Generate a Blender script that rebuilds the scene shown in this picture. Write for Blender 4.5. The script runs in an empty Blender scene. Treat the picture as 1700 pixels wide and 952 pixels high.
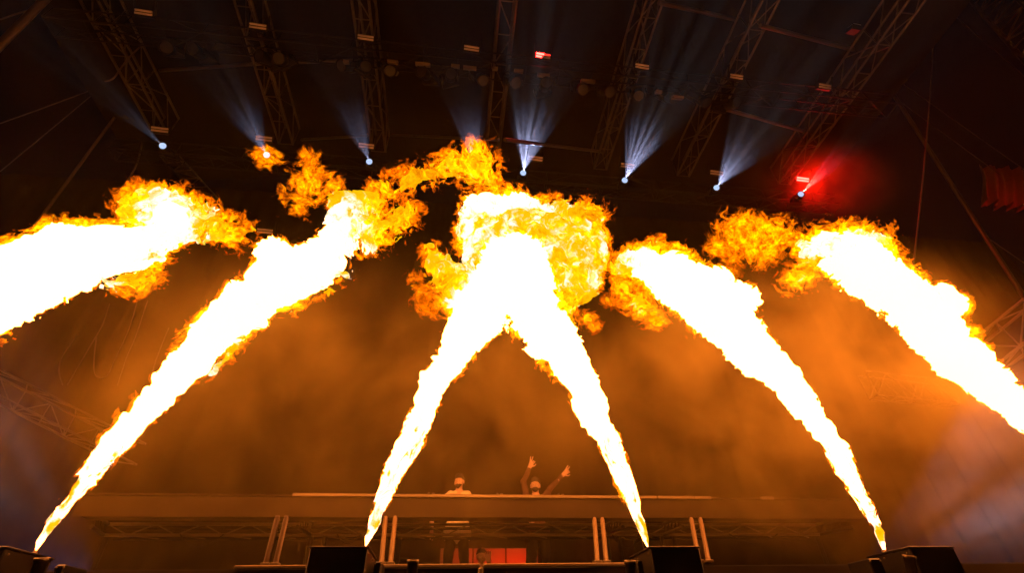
import bpy, bmesh, math, random
import numpy as np
import openvdb
from mathutils import Vector, Matrix

random.seed(7)
np.random.seed(7)
SC = bpy.context.scene
COL = SC.collection

# ------------------------------------------------------------------ camera
F = 800.0                                   # focal length in pixels of the 1700 x 952 photograph
_X = np.array([7600, -405, -F]); _Y = np.array([-117, -619, -F])
_Y = _Y / np.linalg.norm(_Y); _X = _X - _Y * _X.dot(_Y); _X /= np.linalg.norm(_X); _Z = np.cross(_X, _Y)
CM = np.array([_X, _Y, _Z])                 # camera axes as columns, world axes as rows
CAM = np.array([0.0, 0.0, 1.5])
cd = bpy.data.cameras.new("camera")
cd.sensor_width = 36.0; cd.lens = F / 1700 * 36.0; cd.clip_start = 0.05; cd.clip_end = 500
cam = bpy.data.objects.new("camera", cd)
m = Matrix([list(CM[i]) + [CAM[i]] for i in range(3)] + [[0, 0, 0, 1]])
cam.matrix_world = m
COL.objects.link(cam); SC.camera = cam

def ray(px, py): return CM @ np.array([px - 850, -(py - 476), -F])
def at_y(px, py, y): d = ray(px, py); return CAM + d * (y - CAM[1]) / d[1]
def at_z(px, py, z): d = ray(px, py); return CAM + d * (z - CAM[2]) / d[2]
def at_x(px, py, x): d = ray(px, py); return CAM + d * (x - CAM[0]) / d[0]
def depth(p): return -(CM.T @ (np.array(p) - CAM))[2]

# ------------------------------------------------------------------ world, exposure, render
w = bpy.data.worlds.new("World"); SC.world = w; w.use_nodes = True
bg = w.node_tree.nodes["Background"]; bg.inputs[0].default_value = (0.004, 0.004, 0.010, 1); bg.inputs[1].default_value = 0.05
SC.view_settings.view_transform = 'Standard'; SC.view_settings.look = 'None'
SC.view_settings.exposure = 0.0; SC.view_settings.gamma = 1.0
SC.render.engine = 'CYCLES'
cy = SC.cycles
cy.max_bounces = 4; cy.diffuse_bounces = 2; cy.glossy_bounces = 2; cy.transmission_bounces = 2
cy.volume_bounces = 0; cy.transparent_max_bounces = 40
cy.sample_clamp_indirect = 2.0; cy.sample_clamp_direct = 0.0
cy.use_denoising = True; cy.denoiser = 'OPENIMAGEDENOISE'
cy.use_light_tree = True

FIRE = 1.0          # master level of the flames
BEAM_W = 13.0        # master level of the cool white moving lights

def spot(name, loc, target, watts, color, angle, blend, gobo=0.0, seed=0.0, radius=0.04, parent=None):
    ld = bpy.data.lights.new(name, 'SPOT'); ld.energy = watts; ld.color = color
    ld.spot_size = math.radians(angle); ld.spot_blend = blend; ld.shadow_soft_size = radius
    if gobo > 0:
        ld.use_nodes = True; nt = ld.node_tree; N = nt.nodes; L = nt.links
        for n in list(N): N.remove(n)
        out = N.new('ShaderNodeOutputLight'); em = N.new('ShaderNodeEmission')
        tc = N.new('ShaderNodeTexCoord'); mp = N.new('ShaderNodeMapping')
        mp.inputs['Location'].default_value = (seed, seed * 1.7, 0); k = gobo; mp.inputs['Scale'].default_value = (k, k, 0.0)
        no = N.new('ShaderNodeTexNoise'); no.inputs['Scale'].default_value = 1.0; no.inputs['Detail'].default_value = 1.0
        mr = N.new('ShaderNodeMapRange'); mr.inputs[1].default_value = 0.49; mr.inputs[2].default_value = 0.56
        mr.inputs[3].default_value = 0.03; mr.inputs[4].default_value = 3.0
        L.new(tc.outputs['Normal'], mp.inputs[0]); L.new(mp.outputs[0], no.inputs['Vector']); L.new(no.outputs[0], mr.inputs[0])
        L.new(mr.outputs[0], em.inputs['Strength']); L.new(em.outputs[0], out.inputs[0])
        em.inputs['Color'].default_value = (1, 1, 1, 1)
    o = bpy.data.objects.new(name, ld); COL.objects.link(o)
    d = Vector(target) - Vector(loc)
    o.matrix_world = Matrix.Translation(Vector(loc)) @ d.to_track_quat('-Z', 'Y').to_matrix().to_4x4()
    return o

# ------------------------------------------------------------------ materials
def mat(name):
    mt = bpy.data.materials.new(name); mt.use_nodes = True
    return mt, mt.node_tree.nodes, mt.node_tree.links

def surf(name, col, rough=0.5, metal=0.0, var=0.25, scale=6.0, bump=0.0, bscale=40.0, spec=0.5):
    mt, N, L = mat(name); b = N['Principled BSDF']
    b.inputs['Roughness'].default_value = rough; b.inputs['Metallic'].default_value = metal
    b.inputs['Specular IOR Level'].default_value = spec
    tc = N.new('ShaderNodeTexCoord'); no = N.new('ShaderNodeTexNoise'); no.inputs['Scale'].default_value = scale
    no.inputs['Detail'].default_value = 5; L.new(tc.outputs['Object'], no.inputs['Vector'])
    mr = N.new('ShaderNodeMapRange'); mr.inputs[3].default_value = 1 - var; mr.inputs[4].default_value = 1 + var
    L.new(no.outputs[0], mr.inputs[0])
    mx = N.new('ShaderNodeVectorMath'); mx.operation = 'SCALE'; mx.inputs[0].default_value = col
    L.new(mr.outputs[0], mx.inputs['Scale']); L.new(mx.outputs[0], b.inputs['Base Color'])
    if bump:
        n2 = N.new('ShaderNodeTexNoise'); n2.inputs['Scale'].default_value = bscale; n2.inputs['Detail'].default_value = 3
        L.new(tc.outputs['Object'], n2.inputs['Vector']); bp = N.new('ShaderNodeBump'); bp.inputs['Strength'].default_value = bump
        L.new(n2.outputs[0], bp.inputs['Height']); L.new(bp.outputs[0], b.inputs['Normal'])
    return mt

def emit(name, col, strength):
    mt, N, L = mat(name); N.remove(N['Principled BSDF'])
    e = N.new('ShaderNodeEmission'); e.inputs[0].default_value = (*col, 1); e.inputs[1].default_value = strength
    L.new(e.outputs[0], N['Material Output'].inputs[0]); return mt

M = {}
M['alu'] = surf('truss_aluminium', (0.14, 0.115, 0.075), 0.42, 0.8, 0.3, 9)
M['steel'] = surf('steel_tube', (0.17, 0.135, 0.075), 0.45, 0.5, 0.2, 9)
M['black'] = surf('black_paint', (0.005, 0.005, 0.005), 0.6, 0, 0.4, 12, 0.05, 40, 0.2)
M['black_box'] = surf('black_powder_coat', (0.012, 0.012, 0.013), 0.42, 0, 0.3, 20, 0.08, 220)
M['fabric'] = surf('black_molton', (0.036, 0.026, 0.015), 0.9, 0, 0.3, 3, 0.3, 9, 0.15)
M['drape'] = surf('back_drape', (0.012, 0.009, 0.006), 0.95, 0, 0.5, 0.7, 0.3, 3, 0.1)
M['roof'] = surf('roof_membrane', (0.005, 0.004, 0.004), 0.9, 0, 0.4, 0.5, 0.2, 3, 0.1)
M['deck'] = surf('stage_plywood', (0.03, 0.026, 0.02), 0.7, 0, 0.3, 4, 0.1)
M['panel'] = surf('strobe_reflector', (0.62, 0.58, 0.54), 0.55, 0.0, 0.08, 30)
M['red_lit_cloth'] = surf('crumpled_red_lit_cloth', (0.10, 0.02, 0.015), 0.6, 0, 0.6, 6, 0.6, 12)  # red of the lamp light is put into the cloth's base colour
M['alu_lit'] = surf('flame_lit_aluminium', (0.22, 0.17, 0.10), 0.5, 0.3, 0.3, 9)  # lighter copy of the truss aluminium, flame light put into its colour
M['rope'] = surf('cable_sheath', (0.07, 0.055, 0.04), 0.6, 0, 0.3, 5)
M['skin'] = surf('skin', (0.60, 0.40, 0.27), 0.5, 0, 0.1, 12)
M['hair'] = surf('dark_hair', (0.025, 0.016, 0.010), 0.6, 0, 0.4, 60, 0.4, 90)
M['shirt'] = surf('pale_shirt', (0.78, 0.68, 0.45), 0.85, 0, 0.1, 8, 0.3, 14)
M['dark_shirt'] = surf('dark_sweater', (0.10, 0.045, 0.03), 0.85, 0, 0.2, 8, 0.3, 14)
M['trousers'] = surf('black_trousers', (0.020, 0.018, 0.018), 0.85, 0, 0.3, 8, 0.3, 14)
M['lens'] = emit('lit_lens', (0.50, 0.66, 1.0), 1.0)
M['red_led'] = emit('lit_red_led', (1.0, 0.05, 0.04), 14.0)
M['red_hot'] = emit('lit_red_led_hot', (1.0, 0.30, 0.16), 9.0)

def node_path(L, *a):
    for x, y in zip(a[:-1], a[1:]): L.new(x, y)

def fire_core_material():
    mt, N, L = mat('flame_body'); N.remove(N['Principled BSDF'])
    at = N.new('ShaderNodeAttribute'); at.attribute_name = 'warmth'
    tc = N.new('ShaderNodeTexCoord')
    warp = N.new('ShaderNodeTexNoise'); warp.inputs['Scale'].default_value = 5; warp.inputs['Detail'].default_value = 2
    L.new(tc.outputs['Object'], warp.inputs['Vector'])
    mad = N.new('ShaderNodeVectorMath'); mad.operation = 'MULTIPLY_ADD'
    L.new(warp.outputs['Color'], mad.inputs[0]); mad.inputs[1].default_value = (0.30, 0.30, 0.30); L.new(tc.outputs['Object'], mad.inputs[2])
    n1 = N.new('ShaderNodeTexNoise'); n1.inputs['Scale'].default_value = 4.6; n1.inputs['Detail'].default_value = 6; n1.inputs['Roughness'].default_value = 0.62
    n1.inputs['Distortion'].default_value = 0.8
    L.new(mad.outputs[0], n1.inputs['Vector'])
    s = N.new('ShaderNodeMath'); s.operation = 'MULTIPLY_ADD'; s.inputs[1].default_value = 1.35; s.inputs[2].default_value = -0.68
    L.new(n1.outputs[0], s.inputs[0])
    a = N.new('ShaderNodeMath'); a.operation = 'ADD'; L.new(s.outputs[0], a.inputs[0]); L.new(at.outputs['Fac'], a.inputs[1])
    cr = N.new('ShaderNodeValToRGB'); e = cr.color_ramp.elements
    e[0].position = 0.02; e[0].color = (0.22, 0.022, 0.0, 1)
    e[1].position = 0.20; e[1].color = (0.70, 0.12, 0.0, 1)
    for p, c in ((0.34, (0.95, 0.30, 0.001)), (0.46, (1.0, 0.50, 0.001)), (0.62, (1.0, 0.60, 0.004)), (0.70, (1.1, 0.80, 0.30)), (0.80, (1.6, 1.2, 1.0)), (0.86, (4.5, 1.9, 1.01)), (0.94, (25.0, 6.4, 1.01))):
        el = e.new(p); el.color = (*c, 1)
    L.new(a.outputs[0], cr.inputs[0])
    em = N.new('ShaderNodeEmission'); L.new(cr.outputs[0], em.inputs[0]); em.inputs[1].default_value = FIRE
    L.new(em.outputs[0], N['Material Output'].inputs[0])
    return mt

def fire_fringe_material(name, strength):
    mt, N, L = mat(name); N.remove(N['Principled BSDF'])
    at = N.new('ShaderNodeAttribute'); at.attribute_name = 'warmth'
    tc = N.new('ShaderNodeTexCoord')
    n1 = N.new('ShaderNodeTexNoise'); n1.inputs['Scale'].default_value = 11; n1.inputs['Detail'].default_value = 5; n1.inputs['Distortion'].default_value = 1.5
    L.new(tc.outputs['Object'], n1.inputs['Vector'])
    mr = N.new('ShaderNodeMapRange'); mr.inputs[1].default_value = 0.36; mr.inputs[2].default_value = 0.66; mr.inputs[3].default_value = 0.12; mr.inputs[4].default_value = 1.0
    L.new(n1.outputs[0], mr.inputs[0])
    mul = N.new('ShaderNodeMath'); mul.operation = 'MULTIPLY'; L.new(mr.outputs[0], mul.inputs[0]); L.new(at.outputs['Fac'], mul.inputs[1])
    cr = N.new('ShaderNodeValToRGB'); e = cr.color_ramp.elements
    e[0].position = 0.0; e[0].color = (0.02, 0.002, 0.0, 1)
    e[1].position = 0.25; e[1].color = (0.22, 0.030, 0.0, 1)
    for p, c in ((0.5, (0.60, 0.12, 0.0)), (0.8, (0.80, 0.30, 0.0)), (1.0, (0.90, 0.45, 0.002))):
        el = e.new(p); el.color = (*c, 1)
    L.new(mul.outputs[0], cr.inputs[0])
    em = N.new('ShaderNodeEmission'); L.new(cr.outputs[0], em.inputs[0])
    ge = N.new('ShaderNodeNewGeometry'); dt = N.new('ShaderNodeVectorMath'); dt.operation = 'DOT_PRODUCT'
    L.new(ge.outputs['Normal'], dt.inputs[0]); L.new(ge.outputs['Incoming'], dt.inputs[1])
    ab = N.new('ShaderNodeMath'); ab.operation = 'ABSOLUTE'; L.new(dt.outputs['Value'], ab.inputs[0])
    mm = N.new('ShaderNodeMath'); mm.operation = 'MULTIPLY'; mm.inputs[1].default_value = strength * 1.7; L.new(ab.outputs[0], mm.inputs[0]); L.new(mm.outputs[0], em.inputs[1])
    tr = N.new('ShaderNodeBsdfTransparent'); ad = N.new('ShaderNodeAddShader')
    L.new(em.outputs[0], ad.inputs[0]); L.new(tr.outputs[0], ad.inputs[1]); L.new(ad.outputs[0], N['Material Output'].inputs[0])
    mt.cycles.emission_sampling = 'NONE'
    return mt

M['core'] = fire_core_material()
M['fringe'] = fire_fringe_material('flame_licks', 0.65)
M['wisp'] = fire_fringe_material('flame_wisps', 0.30)

# ------------------------------------------------------------------ object helpers
def link(o, parent=None):
    COL.objects.link(o)
    if parent is not None: o.parent = parent
    return o

def tag(o, label=None, cat=None, group=None, kind=None):
    if label: o['label'] = label
    if cat: o['category'] = cat
    if group: o['group'] = group
    if kind: o['kind'] = kind
    return o

def thing(name, label, cat, loc=(0, 0, 0), group=None, kind=None):
    o = bpy.data.objects.new(name, None); o.empty_display_size = 0.1; o.location = loc
    link(o); tag(o, label, cat, group, kind); return o

def mesh_obj(name, verts, faces, material, parent=None, smooth=False, loc=None):
    me = bpy.data.meshes.new(name); me.from_pydata([tuple(map(float, v)) for v in verts], [], [tuple(map(int, f)) for f in faces]); me.update()
    if smooth: me.shade_smooth()
    me.materials.append(material)
    o = bpy.data.objects.new(name, me); link(o, parent)
    if loc is not None: o.location = loc
    return o

def box_data(lo, hi):
    x0, y0, z0 = lo; x1, y1, z1 = hi
    v = [(x0, y0, z0), (x1, y0, z0), (x1, y1, z0), (x0, y1, z0), (x0, y0, z1), (x1, y0, z1), (x1, y1, z1), (x0, y1, z1)]
    f = [(0, 3, 2, 1), (4, 5, 6, 7), (0, 1, 5, 4), (1, 2, 6, 5), (2, 3, 7, 6), (3, 0, 4, 7)]
    return v, f

def bevel_box(name, lo, hi, material, parent=None, bev=0.006):
    v, f = box_data(lo, hi)
    bm = bmesh.new(); vs = [bm.verts.new(p) for p in v]
    for q in f: bm.faces.new([vs[i] for i in q])
    bmesh.ops.bevel(bm, geom=bm.edges[:], offset=bev, segments=1, affect='EDGES')
    me = bpy.data.meshes.new(name); bm.to_mesh(me); bm.free(); me.materials.append(material)
    o = bpy.data.objects.new(name, me); return link(o, parent)

_unit = {}
def unit_tube(material, sides=6):
    k = (material.name, sides)
    if k in _unit: return _unit[k]
    v, f = [], []
    for z in (0, 1):
        for i in range(sides):
            a = 2 * math.pi * i / sides; v.append((math.cos(a), math.sin(a), z))
    for i in range(sides):
        j = (i + 1) % sides; f.append((i, j, sides + j, sides + i))
    f.append(tuple(range(sides - 1, -1, -1))); f.append(tuple(range(sides, 2 * sides)))
    me = bpy.data.meshes.new('tube'); me.from_pydata(v, [], f); me.update(); me.materials.append(material)
    for p in me.polygons[:sides]: p.use_smooth = True
    _unit[k] = me; return me

def rod(name, a, b, r, material, parent=None, sides=6):
    """straight round tube from a to b; a, b in world coordinates (parents sit unrotated)"""
    a = Vector(a); b = Vector(b); d = b - a
    o = bpy.data.objects.new(name, unit_tube(material, sides)); link(o, parent)
    mw = Matrix.Translation(a) @ d.to_track_quat('Z', 'Y').to_matrix().to_4x4() @ Matrix.Diagonal((r, r, d.length, 1))
    if parent is not None:
        p = parent.location.copy(); q = parent.parent
        while q is not None: p += q.location; q = q.parent
        mw = Matrix.Translation(-p) @ mw
    o.matrix_local = mw
    return o

def tube_path(name, pts, r, material, parent=None, sides=6):
    pts = [Vector(p) for p in pts]; v, f = [], []
    for i, p in enumerate(pts):
        t = (pts[min(i + 1, len(pts) - 1)] - pts[max(i - 1, 0)]).normalized()
        q = t.to_track_quat('Z', 'Y')
        for k in range(sides):
            a = 2 * math.pi * k / sides; v.append(p + q @ Vector((r * math.cos(a), r * math.sin(a), 0)))
    for i in range(len(pts) - 1):
        for k in range(sides):
            j = (k + 1) % sides; f.append((i * sides + k, i * sides + j, (i + 1) * sides + j, (i + 1) * sides + k))
    return mesh_obj(name, v, f, material, parent, True)

# ------------------------------------------------------------------ distance fields, polygonised with OpenVDB
class Field:
    def __init__(s, lo, hi, vox, far=1.0, heat=False):
        s.lo = np.array(lo, float); s.vox = vox
        s.n = np.ceil((np.array(hi) - s.lo) / vox).astype(int) + 1
        s.D = np.full(s.n, far, np.float32)
        s.heat = heat
        if heat:
            s.W = np.full(s.n, 1e-9, np.float32); s.H = np.zeros(s.n, np.float32); s.R = np.zeros(s.n, np.float32); s.G = np.zeros(s.n, np.float32)
    def sub(s, lo, hi):
        i0 = np.clip(np.floor((lo - s.lo) / s.vox).astype(int), 0, s.n); i1 = np.clip(np.ceil((hi - s.lo) / s.vox).astype(int) + 1, 0, s.n)
        return i0, i1
    def cap(s, a, b, ra, rb, k=0.02, heat=(1, 1), rag=(0, 0), margin=0.3, flat=None):
        a = np.array(a, float); b = np.array(b, float)
        if margin is None: margin = 0.3
        lo = np.minimum(a - ra, b - rb) - margin; hi = np.maximum(a + ra, b + rb) + margin
        i0, i1 = s.sub(lo, hi)
        if np.any(i1 <= i0): return
        ax = [s.lo[j] + s.vox * np.arange(i0[j], i1[j]) for j in range(3)]
        X, Y, Z = np.meshgrid(*ax, indexing='ij', sparse=True)
        d = b - a; L2 = float(d @ d) or 1e-9
        t = np.clip(((X - a[0]) * d[0] + (Y - a[1]) * d[1] + (Z - a[2]) * d[2]) / L2, 0, 1)
        sx = X - a[0] - t * d[0]; sy = Y - a[1] - t * d[1]; sz = Z - a[2] - t * d[2]
        if flat is not None: sx = sx / flat[0]; sy = sy / flat[1]; sz = sz / flat[2]
        q = (np.sqrt(sx * sx + sy * sy + sz * sz) - (ra + (rb - ra) * t)).astype(np.float32)
        sl = tuple(slice(i0[j], i1[j]) for j in range(3))
        D = s.D[sl]; h = np.clip(0.5 + 0.5 * (D - q) / k, 0, 1)
        s.D[sl] = D + (q - D) * h - k * h * (1 - h)
        if s.heat:
            ww = np.exp(-np.clip(q, -0.5, 0.6) / 0.05).astype(np.float32)
            s.W[sl] += ww; s.H[sl] += ww * (heat[0] + (heat[1] - heat[0]) * t)
            s.R[sl] += ww * (ra + (rb - ra) * t); s.G[sl] += ww * (rag[0] + (rag[1] - rag[0]) * t)
    def poly(s, arr, iso=0.0):
        g = openvdb.FloatGrid(float(arr.max())); g.copyFromArray(np.ascontiguousarray(arr.astype(np.float32)))
        pts, quads = g.convertToQuads(isovalue=iso)
        return pts.astype(np.float64), quads
    def sample(s, arr, pts):
        i = np.clip(np.rint(pts).astype(int), 0, np.array(arr.shape) - 1)
        return arr[i[:, 0], i[:, 1], i[:, 2]]

LAT = np.random.rand(64, 64, 64).astype(np.float32) * 2 - 1
def noise(P, f, off=0.0):
    """value noise of points P (n,3) at frequency f"""
    q = P * f + off; i = np.floor(q).astype(np.int32); t = (q - i).astype(np.float32); t = t * t * (3 - 2 * t); i &= 63; j = (i + 1) & 63
    x0, y0, z0 = i.T; x1, y1, z1 = j.T; tx, ty, tz = t.T
    def lp(a, b, t): return a + (b - a) * t
    return lp(lp(lp(LAT[x0, y0, z0], LAT[x1, y0, z0], tx), lp(LAT[x0, y1, z0], LAT[x1, y1, z0], tx), ty),
              lp(lp(LAT[x0, y0, z1], LAT[x1, y0, z1], tx), lp(LAT[x0, y1, z1], LAT[x1, y1, z1], tx), ty), tz)

def mesh_from(name, pts, quads, material, parent, origin, attr=None, smooth=True):
    me = bpy.data.meshes.new(name)
    n = len(quads); me.vertices.add(len(pts)); me.vertices.foreach_set('co', (pts - origin).astype(np.float32).ravel())
    me.loops.add(4 * n); me.loops.foreach_set('vertex_index', quads.astype(np.int32).ravel())
    me.polygons.add(n); me.polygons.foreach_set('loop_start', np.arange(0, 4 * n, 4, dtype=np.int32)); me.polygons.foreach_set('loop_total', np.full(n, 4, np.int32))
    me.update(calc_edges=True)
    if smooth: me.polygons.foreach_set('use_smooth', np.ones(n, bool))
    if attr is not None:
        a = me.attributes.new('warmth', 'FLOAT', 'POINT'); a.data.foreach_set('value', attr.astype(np.float32))
    me.materials.append(material)
    o = bpy.data.objects.new(name, me); link(o, parent); return o


# ------------------------------------------------------------------ setting
tag(mesh_obj('ground', [(-26, -26, 0), (26, -26, 0), (26, 26, 0), (-26, 26, 0)], [(0, 1, 2, 3)], M['deck']), 'dark ground of the pit before the stage', kind='structure')
tag(mesh_obj('stage_deck', *box_data((-13, 3.2, 0.004), (14, 4.5, 1.66)), M['deck']), 'black front strip of the stage deck', kind='structure')
tag(mesh_obj('riser_deck', *box_data((-13, 4.55, 0.004), (14, 12.5, 2.09)), M['deck']), 'raised black stage deck behind the flame machines', kind='structure')

def cloth(name, P0, P1, P2, P3, nu, nv, amp, freq, material, seed, parent=None, thick=0.012):
    """a hanging cloth between four corners (P0 P1 bottom, P3 P2 top), with folds"""
    P0, P1, P2, P3 = map(Vector, (P0, P1, P2, P3)); v, f = [], []
    nrm = (P1 - P0).cross(P3 - P0).normalized()
    rng = random.Random(seed); ph = [rng.uniform(0, 6.28) for _ in range(5)]
    for side in (0, 1):
        for j in range(nv + 1):
            for i in range(nu + 1):
                a, b = i / nu, j / nv
                p = (P0 * (1 - a) + P1 * a) * (1 - b) + (P3 * (1 - a) + P2 * a) * b
                x = a * (P1 - P0).length
                k = math.sin(x * freq + ph[0] + 0.6 * math.sin(x * freq * .37 + ph[1])) * .6 + math.sin(x * freq * 2.3 + ph[2] + b * 2) * .3 + math.sin(b * 5 + x * .8 + ph[3]) * .25
                v.append(p + nrm * (amp * k * (1 - .55 * b) + thick * side))
    m_ = (nu + 1) * (nv + 1)
    for j in range(nv):
        for i in range(nu):
            q = j * (nu + 1) + i
            f.append((q, q + 1, q + nu + 2, q + nu + 1)); f.append((m_ + q, m_ + q + nu + 1, m_ + q + nu + 2, m_ + q + 1))
    return mesh_obj(name, v, f, material, parent, True)

tag(cloth('back_drape', (-17, 11.2, 2.1), (20, 11.2, 2.1), (20, 11.2, 13.5), (-17, 11.2, 13.5), 420, 10, .10, 5.5, M['drape'], 3), 'tall dark drape hanging across the back of the stage', 'drape')

tr_root = thing('stage_fascia', 'brown black cloth skirt with pale metal edge trim along the raised deck front', 'stage skirt', (0, 4.5, 1.66))
def local(o, root):          # move a mesh written in world coordinates under an unrotated root
    o.data.transform(Matrix.Translation(-root.location)); return o
sk = cloth('skirt', (-8, 4.505, 1.67), (9, 4.505, 1.67), (9, 4.505, 2.075), (-8, 4.505, 2.075), 200, 4, .018, 7, M['fabric'], 5, tr_root); local(sk, tr_root)
for xa, xb in ((-1.62, 0.27), (0.29, 1.62)):
    o = bevel_box('edge_trim', (xa, 4.46, 2.078), (xb, 4.50, 2.105), M['steel'], tr_root); local(o, tr_root)
o = bevel_box('trim_post', (0.255, 4.455, 1.70), (0.295, 4.50, 2.076), M['steel'], tr_root); local(o, tr_root)

# ------------------------------------------------------------------ roof and trusses
def truss(root, A, B, w, h, bay=0.6, rc=0.026, rb=0.013, material=None, three=False, chord_n=1):
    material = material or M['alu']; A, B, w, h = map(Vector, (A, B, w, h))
    n = max(1, round((B - A).length / bay)); st = (B - A) / n
    c = [w * .5 + h * .5, w * -.5 + h * .5, w * -.5 - h * .5, w * .5 - h * .5]
    for q in c: rod('chord', A + q, B + q, rc, material, root, 8)
    for i in range(n + 1):
        p = A + st * i
        for a_, b_ in ((2, 3), (0, 3), (1, 2)):
            if (a_, b_) != (2, 3) and i % 2: continue
            rod('brace', p + c[a_], p + c[b_], rb, material, root)
        if i == n: break
        q = p + st
        for a_, b_ in ((0, 3), (1, 2)):
            if i % 2: rod('brace', p + c[a_], q + c[b_], rb, material, root)
            else: rod('brace', p + c[b_], q + c[a_], rb, material, root)
        rod('brace', p + c[2 + i % 2], q + c[3 - i % 2], rb, material, root)

ROOF = 13.0
tx = [at_z(*p, ROOF)[0] for p in ((168, 0), (415, 0), (604, 0), (842, 0), (1078, 0), (1265, 0), (1500, 0))]
names = ['leftmost aluminium roof truss, wide and running down from the top left corner', 'second roof truss from the left, crossed by the upper row of lamps',
         'third roof truss from the left, above the lone white lamp beam', 'central roof truss, nearly vertical in the picture',
         'fifth roof truss from the left, running down to the brightest white beam', 'sixth roof truss from the left, between two orange roof tubes',
         'rightmost aluminium roof truss, ending above the red strobe']
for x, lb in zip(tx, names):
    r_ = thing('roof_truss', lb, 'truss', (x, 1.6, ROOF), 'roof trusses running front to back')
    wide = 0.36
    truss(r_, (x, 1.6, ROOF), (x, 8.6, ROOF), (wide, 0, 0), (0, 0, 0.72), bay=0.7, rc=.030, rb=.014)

rm = thing('stage_roof', 'black tent roof skin above the aluminium trusses', 'roof', (0.7, 6, 13.9))
v, f = [], []
nx, ny = 24, 8
for j in range(ny + 1):
    for i in range(nx + 1):
        x = -10.3 + 22.2 * i / nx; y = -1.5 + 13 * j / ny
        v.append((x - .7, y - 6, 1.4 * (1 - ((x - .8) / 11) ** 2) - .12 * abs(math.sin(i * math.pi / 4))))
for j in range(ny):
    for i in range(nx):
        q = j * (nx + 1) + i; f.append((q, q + nx + 1, q + nx + 2, q + 1))
k = len(v); v += [(a, b, c + .03) for a, b, c in v]; f += [tuple(x + k for x in reversed(q)) for q in f]
mesh_obj('roof_skin', v, f, M['roof'], rm, True)

def seg(name, lb, cat, a, b, r, material, sides=8):
    root = thing(name, lb, cat, tuple(a)); rod('tube', a, b, r, material, root, sides); return root
def one_rod(name, lb, cat, a, b, r, material, sides=8, group=None):
    o = rod(name, a, b, r, material, None, sides); o.data = o.data.copy(); return tag(o, lb, cat, group)
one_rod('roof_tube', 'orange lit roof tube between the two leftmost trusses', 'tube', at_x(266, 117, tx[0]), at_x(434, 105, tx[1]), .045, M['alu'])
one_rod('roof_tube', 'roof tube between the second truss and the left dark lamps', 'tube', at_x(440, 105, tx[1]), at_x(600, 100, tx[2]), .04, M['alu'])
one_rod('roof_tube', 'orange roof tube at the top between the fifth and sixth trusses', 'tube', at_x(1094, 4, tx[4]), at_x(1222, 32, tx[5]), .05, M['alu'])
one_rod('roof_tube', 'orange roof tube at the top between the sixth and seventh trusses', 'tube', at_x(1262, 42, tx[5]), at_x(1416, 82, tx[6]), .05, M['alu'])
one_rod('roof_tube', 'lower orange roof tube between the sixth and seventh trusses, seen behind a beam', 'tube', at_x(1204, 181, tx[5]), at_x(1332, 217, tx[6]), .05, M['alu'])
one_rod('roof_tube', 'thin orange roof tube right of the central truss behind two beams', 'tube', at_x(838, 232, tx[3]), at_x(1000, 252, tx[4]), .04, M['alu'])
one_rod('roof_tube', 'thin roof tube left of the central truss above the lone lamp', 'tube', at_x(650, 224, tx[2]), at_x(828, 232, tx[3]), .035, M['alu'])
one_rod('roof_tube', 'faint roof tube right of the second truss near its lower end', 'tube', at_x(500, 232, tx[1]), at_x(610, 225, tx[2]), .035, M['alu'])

# two cross trusses carry the lamps
YF, ZF = 5.55, 12.05
YB, ZB = 8.75, 12.05
cf = thing('lighting_truss', 'front cross truss with the row of dark hanging lamps and upper strobes', 'truss', (0.7, YF, ZF))
truss(cf, (-8.6, YF, ZF), (10.2, YF, ZF), (0, .4, 0), (0, 0, .4), bay=.75, rc=.020, rb=.010, material=M['black'])
cb = thing('lighting_truss', 'rear cross truss with the lit moving lamps and lower strobes', 'truss', (0.7, YB, ZB))
truss(cb, (-9.0, YB, ZB), (11.0, YB, ZB), (0, .4, 0), (0, 0, .4), bay=.8, rc=.018, rb=.010, material=M['black'])

def lathe(name, prof, material, parent=None, n=16, smooth=True):
    v, f = [], []
    for r, z in prof:
        for k in range(n): a = 2 * math.pi * k / n; v.append((r * math.cos(a), r * math.sin(a), z))
    for i in range(len(prof) - 1):
        for k in range(n): j = (k + 1) % n; f.append((i * n + k, i * n + j, (i + 1) * n + j, (i + 1) * n + k))
    return mesh_obj(name, v, f, material, parent, smooth)

def copy_tree(o, parent=None):
    c = o.copy(); COL.objects.link(c); c.parent = parent
    for ch in o.children: copy_tree(ch, c)
    return c

def lamp_head(parent, lit):
    """moving lamp: local -Z is where the lens points; yoke above"""
    hd = lathe('lamp_head', [(0.0, .19), (.07, .19), (.105, .15), (.115, .02), (.125, -.12), (.128, -.17), (.112, -.172), (.110, -.15)], M['black'], parent, 18)
    ln = lathe('lens', [(0.0, -.160), (.06, -.156), (.108, -.150)], M['lens'] if lit else M['panel_dark'], hd, 18)
    for s_ in (-1, 1):
        bevel_box('yoke_arm', (s_ * .165 - .018, -.05, -.05), (s_ * .165 + .018, .05, .34), M['black'], parent)
    bevel_box('yoke_base', (-.19, -.11, .34), (.19, .11, .46), M['black'], parent)
    return hd
M['panel_dark'] = surf('dark_glass', (0.003, 0.003, 0.004), 0.6, 0, 0.1, 5)

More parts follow.
